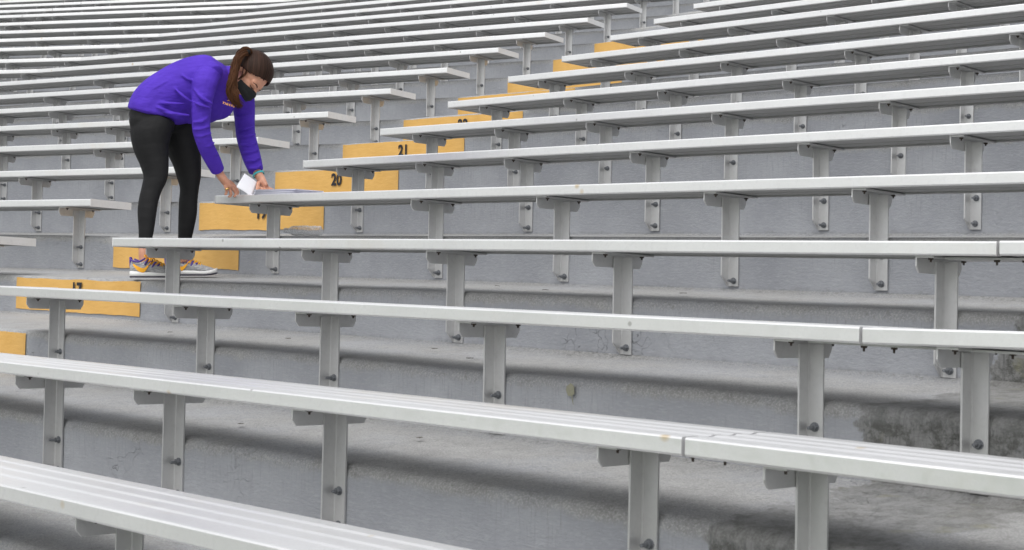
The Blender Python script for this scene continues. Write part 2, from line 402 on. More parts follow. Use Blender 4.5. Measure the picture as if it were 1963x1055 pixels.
def bench(p0, p1, zt, u, legs, label, group, m0=0, m1=0, dz0=0, dz1=0, cap0=False, cap1=False, detail=2, joint=False):
    """p0 -> p1 front top edge (risers), legs: stations in risers from p0"""
    L = (p1-p0).length*H; ang = math.atan2(u.y, u.x)
    zg = (zt-K-1+SLOPE)*H                                  # the tread in front
    e = bpy.data.objects.new('aluminium_bench', None); COL.objects.link(e)
    e.location = (p0.x*H, p0.y*H, zg); e.rotation_euler = (0, 0, ang); tag(e, label, 'bench', group)
    z0 = zt*H - zg
    link('seat_plank', plank_mesh(L, m0, m1, dz0*H, dz1*H, z0), M_ALU, e)
    for flag, s, dzz, sg in ((cap0, 0, dz0, -1), (cap1, L, dz1, 1)):
        if flag:
            bm = bmesh.new()
            poly = [(-.0015, -th-.0012), (-.0015, .0012), (wd+.0015, .0012-TILT*wd), (wd+.0015, -th-.0012-TILT*wd)]
            add_prism(bm, poly, 0, -.003 if sg < 0 else .0004, -.0004 if sg < 0 else .003)
            c = link('end_cap', bm_mesh('end_cap', bm), M_CAP, e); c.location = (s, 0, z0+dzz*H)
    for s in legs:
        t = s*H/L; zz = z0 + (dz0+(dz1-dz0)*t)*H
        br = link('bracket', ME_BR, M_LEG, e); br.location = (s*H, 0, zz); br.rotation_euler = (-math.atan(TILT), 0, 0)
        lg = link('leg', ME_LEG, M_LEG, e); lg.location = (s*H, 0, zz-.012); lg.rotation_euler = (0, JIT.uniform(-.006, .006), JIT.uniform(-.01, .01))
        if detail >= 1:
            for k in range(2):
                bo = link('bolt', JIT.choice(ME_BO[k]), M_BOLT, lg)
        if detail >= 2:
            for k in range(2): link('clamp_bolt', ME_CL[k], M_RUST, br)
    if joint:
        jp = link('joint_plate', ME_JP, M_LEG, e); jp.location = (L, 0, z0+dz1*H); jp.rotation_euler = (-math.atan(TILT), 0, 0)
        for me in ME_JB: link('joint_bolt', me, M_RUST, jp)
    return e
def mit(u, v, sgn):
    """along-shift per unit depth at the corner between directions u (this) and v (other)"""
    a = math.atan2(v.y, v.x) - math.atan2(u.y, u.x); return -math.tan(a/2)*1.0
GAPJ = .02
RDZ = {14: (-.02, .03), 15: (-.045, .012), 16: (-.010, -.006), 17: (-.014, -.027), 18: (.008, .010), 19: (-.009, .028), 20: (.005, .019), 21: (-.004, .034), 22: (.015, .052), 23: (-.028, .06), 24: (.014, .05), 25: (-.017, .03), 26: (-.039, .0)}
R2DZ = {15: (.012, .02), 16: (-.010, .08), 17: (-.02, .0)}
LDZ = {18: (-.011, -.1), 19: (-.02, -.05), 20: (-.006, -.02), 21: (-.015, .016), 22: (-.014, .024), 23: (-.014, 0), 24: (.03, .028), 25: (-.026, 0), 26: (-.057, -.049), 27: (-.026, 0), 28: (-.02, -.006), 29: (0, -.03), 30: (0, .005), 31: (0, .06)}
LLDZ = {25: 0, 26: -.049, 27: 0, 28: -.006, 29: -.03, 30: .005, 31: .06}
ORD = ['zeroth', 'first', 'second', 'third', 'fourth', 'fifth', 'sixth', 'seventh', 'eighth', 'ninth', 'tenth', 'eleventh', 'twelfth', 'thirteenth', 'fourteenth', 'fifteenth', 'sixteenth', 'seventeenth', 'eighteenth', 'nineteenth', 'twentieth']
RLAB = {14: 'nearest aluminium bench crossing the bottom left corner, grooved top seen widest',
        15: 'aluminium bench with tan-tinged grooved top, second nearest, running down to a seam',
        16: 'aluminium bench crossing just over the yellow riser 17, third from the bottom',
        17: 'aluminium bench whose left end hides the shins of the woman in purple',
        18: 'aluminium bench with the paper stack on its left end, over the yellow riser 19',
        19: 'aluminium bench whose left end hangs between the yellow risers 20 and 21',
        20: 'aluminium bench whose left end hangs between the yellow risers 21 and 22',
        21: 'aluminium bench right of the aisle, first one above the yellow riser 22',
        22: 'aluminium bench right of the aisle, second one above the yellow riser 22',
        23: 'aluminium bench right of the aisle, third one above the yellow riser 22',
        24: 'aluminium bench right of the aisle, fourth one above the yellow riser 22',
        25: 'aluminium bench right of the aisle, fifth one above the yellow riser 22',
        26: 'topmost aluminium bench right of the aisle whose left end still shows'}
for r in range(14, 27):
    R = row(r); i = r-19
    if r == 14: legs = [1.15, 5.5, 8.5, 11.72, 16.2]
    elif r == 15: legs = [1.15, 5.61, 8.78, 12.18, 16.91]
    elif r == 16: legs = [1.14, 5.91, 9.11, 12.59, 17.57]
    elif r == 17: legs = [1.12, 6.14, 9.41, 13.0, 18.29]
    elif r == 18: legs = [1.18, 6.4, 9.74, 13.46, 16.21]
    else:
        legs = [1.16-.01*i, 3.91+.145*i, 6.66+.295*i, 10.08+.38*i, 13.93+.5*i, 16.87+.5*i]
        legs.append(20.79+.7009*i-1.15)
    Lr = (R['JR']-R['B']).length
    a, b = RDZ[r]; u = uR
    bench(R['B'], R['JR']-u*GAPJ, R['z'], u, legs, RLAB[r], 'benches right of the aisle', 0, mit(uR, u2, 1), a, b, True, False, 2 if r < 23 else 1, joint=(r < 18))
R2LAB = {14: 'wrong', 15: 'short visible bench end past the lowest seam, at the right edge over the stained tread',
         16: 'bench piece past the middle seam at the right edge, with rust streak beside the seam',
         17: 'small bench corner past the upper seam, touching the right edge of the picture'}
for r in (15, 16, 17):
    R = row(r); a, b = R2DZ[r]
    bench(R['JR']+u2*GAPJ, R['JR']+u2*(14 if r > 15 else 10), R['z'], u2, [.83, 4.8, 8.8], R2LAB[r], 'benches past the right seams', -mit(u2, uR, 1)*-1, 0, a, a+(b-a)*(14/3.0 if r == 15 else 3), False, False, 2)
LLAB = {17: 'bench end poking in at the left edge, level with the woman\'s shins',
        18: 'short bench left of the aisle, lowest with a leg in view, beside her knees',
        19: 'bench left of the aisle whose right end is hidden behind her thighs',
        20: 'bench left of the aisle, its right end between her hands and the yellow riser 20',
        21: 'bench left of the aisle ending just right of her far elbow'}
for r in range(17, 36):
    R = row(r); i = r-22
    La = (R['JL']-R['L0']).length
    if r <= 20: legs_l = [{17: 1.2, 18: 1.2, 19: 1.22, 20: 1.51}[r], 6.32+.3*(r-19), 11.52+.4*(r-20), 15.5, La-1.1]
    else: legs_l = [1.18+.03*i, 4.45+.18*i, 7.1+.42*i, 9.9+.45*i, 12.54+.5*i, 15.73+.44*i, 19.03+.58*i, La-.9]
    legs_l = [x for x in legs_l if x < La-.9]
    legs = [La-x for x in legs_l]
    n_ = r-21
    lab = LLAB.get(r) or f'bench left of the aisle, {ORD[n_]} above the one ending at her far elbow'
    a, b = LDZ.get(r, (0, 0))
    bench(R['JL']+uL*GAPJ*.3, R['L0'], R['z']+.02631, uL, legs, lab, 'benches left of the aisle', mit(uL, uLL, 1), 0, b, a, False, True, 2 if r < 22 else 1 if r < 29 else 0)
for r in range(22, 36):
    R = row(r); La = (R['JL']-R['J2']).length
    dz = LLDZ.get(r, 0)
    if r >= 22:
        legs = [La-1.0, La-4.4, La-7.6, 1.0, 2.1]
        n_ = r-24
        nm = {22: 'low', 23: 'low'}
        if r >= 24:
            bench(R['J2']+uLL*GAPJ, R['JL']-uLL*GAPJ*.3, R['z']+.02631, uLL, legs, f'bench past the upper left bend in the rows, {ORD[n_+1]} from the lowest', 'benches beyond the left bend', 0, mit(uLL, uL, 1), dz, dz, False, False, 1 if r < 28 else 0)
        if r >= 31:
            bench(R['F3'], R['J2']-uLL*GAPJ, R['z']+.02631, uLL, [12.5, 14.0, 15.25], f'bench in the top left corner past the second seam, {ORD[r-30]} from below', 'benches in the top left corner', 0, 0, dz, dz, False, False, 0)

# ------------------------------------------------------------------ painted riser patches and their numbers
def text_mesh(s, size, cx=.8, bold=.0, gap=1.05):
    cu = bpy.data.curves.new('txt', 'FONT'); cu.body = s; cu.size = size; cu.align_x = 'CENTER'; cu.extrude = .0006; cu.offset = bold; cu.space_character = gap
    o = bpy.data.objects.new('txt', cu); COL.objects.link(o); bpy.context.view_layer.update()
    me = bpy.data.meshes.new_from_object(o.evaluated_get(bpy.context.evaluated_depsgraph_get()))
    bpy.data.objects.remove(o); bpy.data.curves.remove(cu)
    for v in me.vertices: v.co.x *= cx
    me.materials.clear(); return me
PLAB = {16: 'plain yellow painted riser patch cut off by the left edge', 17: 'yellow painted riser patch reading 17, behind the lower bench at left',
        18: 'yellow painted riser patch behind the running shoes', 19: 'yellow painted riser patch reading 19, with a plastic bottle in front',
        20: 'yellow painted riser patch reading 20, behind the paper stack', 21: 'yellow painted riser patch reading 21',
        22: 'yellow painted riser patch reading 22, mostly hidden by benches', 23: 'thin yellow painted sliver on the riser just above the patch reading 22',
        24: 'yellow painted riser patch, third from the top of the aisle', 25: 'yellow painted riser patch, second from the top of the aisle', 26: 'topmost yellow painted riser patch of the aisle'}
for r in range(16, 27):
    A, zt = riser_line(r); B = row(r)['B'] + nR*OFF
    s0, s1 = -5.36, -.11; rnd = random.Random(r); vs, fs = [], []; nx, nz = 50, 5
    for j in range(nz):
        for k in range(nx+1):
            s = s0 + (s1-s0)*k/nx; p = B + uR*s
            top = -.05 + .022*noise.noise(Vector((s*1.3, r*3.1, 0))) + .008*noise.noise(Vector((s*6, r, 2)))
            bot = -.775 + .035*noise.noise(Vector((s*1.1, r*2.3, 5))) + .008*noise.noise(Vector((s*7, r, 8)))
            z = zt + bot + (top-bot)*j/(nz-1)
            q = p + nR*(wob(p, zt) - .022)
            if j == nz-1: q = q + nR*.006
            vs.append((q.x*H, q.y*H, z*H))
    for j in range(nz-1):
        for k in range(nx): a = j*(nx+1)+k; fs.append((a, a+1, a+nx+2, a+nx+1))
    cx_, cy_, cz_ = B.x*H, B.y*H, (zt-1)*H
    vs = [(x-cx_, y-cy_, z-cz_) for x, y, z in vs]
    o = link('painted_riser_patch', mesh('painted_riser_patch', vs, fs, True), M_YEL); o.location = (cx_, cy_, cz_)
    tag(o, PLAB[r], 'painted patch', 'yellow painted patches up the aisle')
    if r <= 24 and r != 16:
        me = text_mesh(str(r), .106, .95, .0035)
        t = link('stencilled_number', me, M_NUM, o)
        pm = B + uR*((s0+s1)/2); p = uR*((s0+s1)/2+.13) + nR*(wob(pm, zt)-.050)
        t.location = (p.x*H, p.y*H, (1-(.43 if r == 17 else .475))*H); t.rotation_euler = (math.pi/2, 0, YAW)

# ------------------------------------------------------------------ the woman in purple
# her outline in image coordinates: a, b are pixels of 1/375 m on a plane 7.755 m away, y = metres beyond that plane
def P(a, b, y=0.0):
    D = 7.755 + y
    return Vector(((a-982.5)*D/2909.57 + 1.7660, y, (438-b)*D/2909.57 + .2532))
def ring(c, L, N, a, b, n): return [c + L*(a*math.cos(2*math.pi*i/n)) + N*(b*math.sin(2*math.pi*i/n)) for i in range(n)]
def catmull(ps, k=4):
    out = []
    for i in range(len(ps)-1):
        p0 = ps[max(i-1, 0)]; p1 = ps[i]; p2 = ps[i+1]; p3 = ps[min(i+2, len(ps)-1)]
        for j in range(k):
            t = j/k; out.append([.5*((2*b)+(c-a)*t+(2*a-5*b+4*c-d)*t*t+(-a+3*b-3*c+d)*t**3) for a, b, c, d in zip(p0, p1, p2, p3)])
    out.append(list(ps[-1])); return out
def loft(bm, pts, lat=(0, 1, 0), n=16, grow=0.0, k=4, uv=None):
    """pts: (Vector, lateral half width m, other half width m)"""
    rows = catmull([(*p, a, b) for p, a, b in pts], k); lat = Vector(lat).normalized(); prev = None
    C = [Vector(r[:3]) for r in rows]
    for i, r in enumerate(rows):
        T = (C[min(i+1, len(C)-1)] - C[max(i-1, 0)]).normalized()
        L = (lat - T*lat.dot(T)).normalized(); N = T.cross(L)
        a, b = max(r[3], .002)+grow, max(r[4], .002)+grow
        R = [bm.verts.new(v) for v in ring(C[i], L, N, a, b, n)]
        if prev:
            for q in range(n): bm.faces.new((prev[q], prev[(q+1) % n], R[(q+1) % n], R[q]))
        else:
            T0 = T; tip = bm.verts.new(C[0]-T*min(a, b)*.55)
            for q in range(n): bm.faces.new((tip, R[(q+1) % n], R[q]))
        prev = R
    tip = bm.verts.new(C[-1]+T*min(a, b)*.55)
    for q in range(n): bm.faces.new((prev[q], prev[(q+1) % n], tip))
def ell(bm, c, ax, r, grow=0.0, nu=20, nv=12):
    """ellipsoid: centre, three axis vectors, three radii"""
    rows = []
    for j in range(1, nv):
        t = math.pi*j/nv
        rows.append([bm.verts.new(c + ax[0]*((r[0]+grow)*math.sin(t)*math.cos(2*math.pi*i/nu)) + ax[1]*((r[1]+grow)*math.sin(t)*math.sin(2*math.pi*i/nu)) + ax[2]*((r[2]+grow)*math.cos(t))) for i in range(nu)])
    A = bm.verts.new(c + ax[2]*(r[2]+grow)); B = bm.verts.new(c - ax[2]*(r[2]+grow))
    for i in range(nu):
        bm.faces.new((A, rows[0][i], rows[0][(i+1) % nu])); bm.faces.new((B, rows[-1][(i+1) % nu], rows[-1][i]))
        for j in range(nv-2): bm.faces.new((rows[j][i], rows[j+1][i], rows[j+1][(i+1) % nu], rows[j][(i+1) % nu]))
def fuse(name, bm, m, parent, voxel, smooth=3):
    """one continuous skin grown over overlapping volumes"""
    bmesh.ops.recalc_face_normals(bm, faces=bm.faces[:])
    me = bpy.data.meshes.new(name); bm.to_mesh(me); bm.free()
    o = link(name, me, m, parent)
    r = o.modifiers.new('skin', 'REMESH'); r.mode = 'VOXEL'; r.voxel_size = voxel; r.use_smooth_shade = True
    if smooth:
        q = o.modifiers.new('soft', 'SMOOTH'); q.iterations = smooth; q.factor = .5
    return o
LATP = Vector((.45, .85, -.05)).normalized()       # across the hips
LATC = Vector((.42, .82, -.30)).normalized()       # across the chest
ROOT_X, ROOT_Y, ROOT_Z = -1.7594, 7.755, -.0934
person = None
def px(v): return v/375.0
LEG_A = [((296, 226, -.075), .082, 44), ((288, 252, -.085), .090, 43), ((288, 280, -.09), .080, 37), ((294, 310, -.095), .062, 30.5), ((297, 338, -.10), .050, 26), ((290, 362, -.105), .043, 21.5), ((284, 385, -.11), .043, 20), ((281, 408, -.115), .041, 19.5), ((280, 438, -.12), .036, 16), ((278, 462, -.125), .031, 13.2), ((277, 484, -.13), .031, 11.5)]
LEG_B = [((330, 226, .075), .082, 44), ((344, 252, .085), .090, 42), ((350, 280, .09), .080, 37), ((357, 310, .095), .062, 30.5), ((361, 338, .10), .050, 26), ((362, 362, .105), .042, 20), ((360, 385, .11), .042, 19.5), ((359, 408, .115), .041, 19.5), ((356, 438, .12), .036, 16.5), ((353, 462, .125), .031, 13.5), ((350, 480, .13), .031, 11.5)]
TORSO = [((286, 224, 0), .168, 42), ((303, 203, 0), .165, 45), ((326, 184, .01), .150, 47), ((350, 172, .02), .147, 52), ((376, 164, .035), .160, 55), ((400, 160, .05), .168, 52), ((420, 156, .06), .150, 42), ((436, 151, .065), .095, 28)]
NECK = [((425, 150, .06), .065, 26), ((442, 146, .06), .055, 20), ((458, 148, .05), .052, 18), ((472, 150, .04), .05, 18)]
ARM_A = [((400, 142, -.09), .053, 23), ((391, 160, -.115), .056, 24), ((386, 188, -.125), .045, 20.5), ((384, 218, -.125), .039, 18), ((384, 245, -.12), .037, 17), ((387, 262, -.105), .036, 16), ((395, 285, -.06), .036, 15), ((406, 306, -.01), .036, 14.5), ((416, 326, .04), .031, 12)]
ARM_B = [((450, 160, .20), .055, 22), ((461, 180, .225), .056, 24), ((466, 205, .235), .052, 21), ((468, 235, .235), .046, 18.5), ((470, 258, .23), .044, 18), ((475, 278, .21), .042, 18), ((482, 302, .18), .038, 17), ((490, 326, .15), .032, 13.5)]
def V(t): return P(*t)
def lp(L, sc=1.0): return [(P(*c), a, px(b)*sc) for c, a, b in L]
F_ = Vector((.55, -.30, -.78)).normalized(); U_ = Vector((.80, .06, .59)); U_ = (U_-F_*U_.dot(F_)).normalized(); S_ = F_.cross(U_)
if S_.y > 0: S_ = -S_                              # S_: towards her near (right) side
HC = P(481, 139, .02)
def HD(f, u, s): return HC + F_*f + U_*u + S_*s
def finger(bm, pts, r0, r1):
    n = len(pts); loft(bm, [(p, r0+(r1-r0)*i/(n-1), r0+(r1-r0)*i/(n-1)) for i, p in enumerate(pts)], (0, 1, .2), 10, 0, 3)
def body_bm():
    bm = bmesh.new()
    loft(bm, lp(TORSO, .9), LATP, 20, -.010); loft(bm, lp(NECK), LATC, 16)
    for L in (LEG_A, LEG_B): loft(bm, lp(L), LATP, 16, -.007)
    for L in (ARM_A, ARM_B): loft(bm, lp(L), LATC, 14, -.008)
    # ankles and feet inside the shoes
    loft(bm, [(P(277, 476, -.13), .030, .030), (P(277, 494, -.135), .028, .032), (P(279, 506, -.14), .026, .030)], LATP, 12)
    loft(bm, [(P(350, 472, .13), .030, .030), (P(350, 490, .135), .028, .032), (P(351, 500, .14), .026, .030)], LATP, 12)
    # head: cranium, jaw, cheeks, nose, ear
    ell(bm, HD(-.006, .010, 0), (F_, S_, U_), (.098, .076, .090), nu=28, nv=20)
    ell(bm, HD(.035, -.052, 0), (F_, S_, U_), (.058, .058, .060))
    ell(bm, HD(.048, -.085, 0), (F_, S_, U_), (.036, .040, .030))
    ell(bm, HD(.070, -.014, 0), (F_, S_, U_), (.027, .056, .034))
    for s in (-1, 1):
        ell(bm, HD(.064, -.060, .030*s), (F_, S_, U_), (.022, .020, .020)); ell(bm, HD(.085, -.024, .030*s), (F_, S_, U_), (.009, .020, .007))
        e = HD(-.020, -.036, .074*s)
        ell(bm, e, (F_, S_, U_), (.014, .009, .024)); ell(bm, HD(-.012, -.058, .071*s), (F_, S_, U_), (.008, .007, .010))
    loft(bm, [(HD(.090, -.028, 0), .009, .008), (HD(.104, -.046, 0), .011, .010), (HD(.105, -.062, 0), .013, .011)], S_, 12)
    # near hand: palm, four curled fingers pinching the sheet, thumb at the side
    loft(bm, [(P(417, 326, .042), .026, .024), (P(422, 336, .055), .030, .022), (P(431, 348, .075), .036, .021), (P(439, 357, .09), .036, .018)], (-.35, .9, .15), 16)
    finger(bm, [P(443, 356, .125), P(451, 362, .13), P(455, 369, .13), P(452, 373, .125)], .0095, .0075)
    finger(bm, [P(441, 358, .10), P(449, 366, .105), P(452, 373, .105), P(447, 376, .10)], .0095, .0078)
    finger(bm, [P(436, 358, .075), P(441, 367, .075), P(442, 374, .08), P(437, 377, .08)], .0095, .0075)
    finger(bm, [P(430, 355, .055), P(433, 363, .055), P(433, 370, .06), P(430, 373, .06)], .0085, .007)
    finger(bm, [P(431, 343, .115), P(443, 350, .145), P(452, 360, .15), P(456, 369, .145)], .011, .008)
    # far hand resting on the stack
    loft(bm, [(P(491, 327, .15), .024, .022), (P(497, 338, .14), .028, .022), (P(503, 350, .125), .034, .020), (P(508, 359, .115), .034, .016)], (-.5, .8, .1), 16)
    finger(bm, [P(510, 357, .14), P(519, 362, .13), P(526, 365, .12), P(532, 366, .115)], .009, .007)
    finger(bm, [P(508, 360, .12), P(516, 365, .105), P(524, 367.5, .095), P(529, 367.5, .09)], .009, .0072)
    finger(bm, [P(505, 361, .10), P(511, 367, .085), P(517, 369, .075), P(522, 369, .07)], .009, .007)
    finger(bm, [P(500, 359, .085), P(504, 366, .07), P(509, 370, .06), P(512, 370, .055)], .0085, .0065)
    finger(bm, [P(495, 348, .10), P(493, 357, .08), P(492, 365, .07), P(493, 370, .065)], .011, .0085)
    return bm
person = fuse('person', body_bm(), M_SKIN, None, .0042, 2)
person.location = (ROOT_X, ROOT_Y, ROOT_Z); person.rotation_euler = (0, -ROLL, 0)
tag(person, 'woman in purple pullover, black leggings and black mask bending over the bench end', 'person')
# leggings
bm = bmesh.new()
for L in (LEG_A, LEG_B): loft(bm, lp(L), LATP, 20)
ell(bm, P(300, 224, 0), ((LATP), Vector((.8, -.45, .3)).normalized(), Vector((-.3, .1, .95)).normalized()), (.165, px(46), px(40)))
ell(bm, P(284, 232, -.075), (Vector((1, 0, 0)), Vector((0, 1, 0)), Vector((0, 0, 1))), (px(38), .085, px(36)))
ell(bm, P(312, 228, .085), (Vector((1, 0, 0)), Vector((0, 1, 0)), Vector((0, 0, 1))), (px(40), .085, px(38)))
loft(bm, lp([((296, 224, 0), .160, 40), ((318, 205, .005), .150, 42), ((335, 195, .01), .140, 40)]), LATP, 20)
fuse('leggings', bm, M_LEGG, person, .006, 5)
# pullover
bm = bmesh.new()
loft(bm, lp([((307, 221, 0), .187, 56), ((310, 212, 0), .186, 56), ((322, 197, .005), .180, 54), ((338, 183, .015), .168, 52), ((356, 172, .025), .162, 54)] + TORSO[4:]), LATC, 28, .002)
loft(bm, lp(ARM_A), LATC, 18, .004); loft(bm, lp(ARM_B), LATC, 18, .004)
loft(bm, lp([((376, 158, -.03), .07, 42), ((398, 148, -.07), .062, 34), ((404, 150, -.095), .05, 26)]), LATC, 18)
loft(bm, lp([((410, 165, .10), .07, 38), ((438, 165, .16), .062, 32), ((455, 172, .205), .05, 26)]), LATC, 18)
loft(bm, lp([((426, 152, .06), .072, 29), ((438, 149, .06), .064, 25), ((446, 148, .058), .061, 22)]), LATC, 18)
# hem, sagging belly cloth and sleeve folds
ell(bm, P(372, 203, .0), (Vector((.97, 0, .1)), LATC, Vector((-.1, 0, 1))), (px(50), .13, px(29)))
ell(bm, P(407, 200, .03), (Vector((.8, 0, .55)).normalized(), LATC, Vector((-.55, 0, .8)).normalized()), (px(34), .12, px(20)))
rnd = random.Random(4)
for (x0, y0, d0), (x1, y1, d1), r in [((268, 186, -.155), (330, 150, -.135), 2.2), ((290, 196, -.165), (352, 200, -.155), 2.0), ((300, 212, -.165), (362, 222, -.150), 2.4), ((330, 168, -.145), (364, 196, -.16), 2.0), ((280, 200, -.16), (330, 216, -.165), 1.8), ((340, 140, -.12), (372, 158, -.135), 2.0),
                                      ((368, 196, -.185), (402, 208, -.175), 2.2), ((370, 172, -.17), (406, 200, -.18), 2.4), ((368, 236, -.165), (398, 226, -.16), 2.0), ((368, 250, -.155), (400, 243, -.155), 2.2), ((372, 262, -.14), (404, 256, -.14), 2.0), ((382, 282, -.10), (410, 274, -.10), 1.8), ((392, 304, -.05), (416, 292, -.055), 1.6),
                                      ((451, 222, .185), (484, 214, .19), 2.0), ((453, 248, .18), (486, 240, .185), 2.0), ((455, 262, .18), (489, 255, .18), 2.2), ((458, 276, .165), (492, 270, .17), 2.2), ((462, 292, .15), (495, 285, .15), 2.0), ((468, 308, .13), (498, 300, .13), 1.8), ((476, 322, .115), (500, 314, .12), 1.6)]:
    xm, ym, dm = (x0+x1)/2+rnd.uniform(-3, 3), (y0+y1)/2+rnd.uniform(1, 4), (d0+d1)/2-.006
    loft(bm, [(P(x0, y0, d0+.008), .004, px(r)*.6), (P(xm, ym, dm-.004), .010, px(r)*1.5), (P(x1, y1, d1+.008), .004, px(r)*.6)], (0, 1, 0), 8, .001, 6)
shirt = fuse('pullover', bm, M_SHIRT, person, .0046, 2)
# lettering and mark on the chest
Rm = Matrix.Rotation(0, 4, 'X')
me = text_mesh('TIGERS', .015, 1.1, .0004, 1.35); t = link('chest_lettering', me, M_ORANGE, shirt)
xx = Vector((.90, -.10, -.30)).normalized(); zz = Vector((.25, -.93, .0)); zz = (zz-xx*zz.dot(xx)).normalized(); yy = zz.cross(xx)
def orient(o, loc, x, y, z): o.matrix_local = Matrix(((x.x, y.x, z.x, loc.x), (x.y, y.y, z.y, loc.y), (x.z, y.z, z.z, loc.z), (0, 0, 0, 1)))
CHEST = (435, 200)
orient(t, P(436, 203, -.105), xx, yy, zz)
bm = bmesh.new()
pts = [(math.cos(a), math.sin(a)) for a in [math.pi*(.05+.9*i/12) for i in range(13)]]
poly = [(x*.013, y*.009) for x, y in pts] + [(x*.009, y*.0035+.001) for x, y in pts[::-1]]
add_prism(bm, poly, 2, 0, .001); c = link('chest_mark', bm_mesh('chest_mark', bm), M_ORANGE, shirt); orient(c, P(438, 196, -.105), xx, yy, zz)

# hair: a cap of combed hair with a clear hairline, and the pony tail
def hairline(f):
    L = [(-.2, -.070), (-.040, -.066), (-.034, -.034), (.000, -.032), (.017, -.027), (.045, -.018), (.069, -.004), (.097, .020), (.12, .045)]
    for (a, x), (b, y) in zip(L, L[1:]):
        if f <= b: return x+(y-x)*(f-a)/(b-a)
    return .045
def hair_cap():
    nu, nv = 96, 60; vs, fs, uv = [], [], []
    ctr = HD(-.008, .012, 0)
    for j in range(nv+1):
        t = math.pi*j/nv
        for i in range(nu):
            a = 2*math.pi*i/nu
            # pole at the tie of the pony tail (back of the crown): hair is combed towards it
            d0 = Vector((math.sin(t)*math.cos(a), math.sin(t)*math.sin(a), math.cos(t)))
            z = (F_*-.80 + U_*.60).normalized(); y = S_; x = y.cross(z)
            d = x*d0.x + y*d0.y + z*d0.z
            f, s, u = d.dot(F_), d.dot(S_), d.dot(U_)
            k = 1 + .012*noise.noise(Vector((a*9, t*1.5, 0)))
            vs.append(ctr + F_*(f*.108*k) + S_*(s*.084*k) + U_*(u*.100*k)); uv.append((i/nu*3, j/nv))
    for j in range(nv):
        for i in range(nu):
            q = [j*nu+i, j*nu+(i+1) % nu, (j+1)*nu+(i+1) % nu, (j+1)*nu+i]
            c = sum((vs[k] for k in q), Vector())/4 - ctr
            f, u, s = c.dot(F_), c.dot(U_), c.dot(S_)
            line = hairline(f) + .006*noise.noise(Vector((i*.45, j*.45, 3)))
            if u > line: fs.append(q)
    me = mesh('hair', vs, fs, True); l = me.uv_layers.new(name='strand')
    for lpz in me.loops: l.data[lpz.index].uv = uv[lpz.vertex_index]
    o = link('hair', me, M_HAIR, person); m = o.modifiers.new('thick', 'SOLIDIFY'); m.thickness = .005; m.offset = -1; return o
hair = hair_cap()
def strands(name, m, parent, spine, n, seed, rad, w=.0022, k=7):
    """many fine locks following a spine: rows of (Vector, spread)"""
    rnd = random.Random(seed); vs, fs, uv = [], [], []
    rows = catmull([(*p, s) for p, s in spine], k)
    for q in range(n):
        a = rnd.uniform(0, 2*math.pi); rr = math.sqrt(rnd.random()); ph = rnd.uniform(0, 6.3); am = rnd.uniform(.0, .5); ln = rnd.uniform(.82, 1.0)
        m_ = int(len(rows)*ln); prev = None; ww = w*rnd.uniform(.6, 1.5)
        for i in range(m_):
            r = rows[i]; c = Vector(r[:3]); T = (Vector(rows[min(i+1, len(rows)-1)][:3])-Vector(rows[max(i-1, 0)][:3])).normalized()
            L = T.cross(Vector((0, 1, 0))).normalized(); N = T.cross(L)
            aa = a + .5*math.sin(i*.18+ph); sp = r[3]*rr*(1+am*math.sin(i*.4+ph))
            p = c + L*(sp*math.cos(aa)) + N*(sp*.7*math.sin(aa)); th_ = ww*(1 if i < m_*.8 else max(.15, (m_-i)/(m_*.2)))
            b = len(vs)
            for g in range(4): vs.append(p + (L*math.cos(g*math.pi/2)+N*math.sin(g*math.pi/2))*th_); uv.append((q*.13+g*.02, i*.05))
            if prev is not None:
                for g in range(4): fs.append((prev+g, prev+(g+1) % 4, b+(g+1) % 4, b+g))
            prev = b
    me = mesh(name, vs, fs, True); l = me.uv_layers.new(name='strand')
    for lpz in me.loops: l.data[lpz.index].uv = uv[lpz.vertex_index]
    return link(name, me, m, parent)
def comb():
    rnd = random.Random(11); vs, fs, uv = [], [], []; ctr = HD(-.008, .012, 0)
    tie = (F_*-.80 + U_*.60).normalized()
    q = 0
    while q < 420:
        th_ = rnd.uniform(-1.2, 1.2); s0 = math.sin(th_)*.98
        f0 = rnd.uniform(-.25, .98); u0 = rnd.uniform(-.6, .9)
        d = Vector((f0, s0, u0)); d.normalize()
        fm, um = d.x*.108, d.z*.100
        line = hairline(fm)
        if um < line-.004: continue
        d = F_*d.x + S_*d.y + U_*d.z; q += 1; prev = None; N_ = 12; jit = Vector((rnd.uniform(-1, 1), rnd.uniform(-1, 1), rnd.uniform(-1, 1)))*.03
        for i in range(N_+1):
            t = i/N_; e = (d*(1-t)+(tie+jit)*t).normalized(); f, s_, u = e.dot(F_), e.dot(S_), e.dot(U_)
            lift = 1.012+.014*math.sin(math.pi*t)
            p = ctr + F_*(f*.108*lift) + S_*(s_*.084*lift) + U_*(u*.100*lift); T = e.cross(tie).normalized() if e.cross(tie).length > 1e-4 else S_
            w = .0017*(.35+.65*min(1, t*4)); b = len(vs)
            vs.extend([p - T*w, p + e*w*1.2, p + T*w]); uv.extend([(q*.17, t), (q*.17+.01, t), (q*.17+.02, t)])
            if prev is not None:
                for g in range(2): fs.append((prev+g, prev+g+1, b+g+1, b+g))
            prev = b
    me = mesh('combed_strands', vs, fs, True); l = me.uv_layers.new(name='strand')
    for lpz in me.loops: l.data[lpz.index].uv = uv[lpz.vertex_index]
    return link('combed_strands', me, M_HAIR, hair)
comb()
tail = strands('ponytail', M_TAIL, hair, [(P(479, 100, -.02), .012), (P(470, 98, -.05), .018), (P(459, 105, -.075), .017), (P(451, 121, -.09), .017), (P(446, 143, -.105), .018), (P(443, 165, -.115), .022), (P(445, 184, -.12), .024), (P(452, 198, -.12), .021), (P(465, 207, -.115), .016)], 230, 7, .02, .0026)
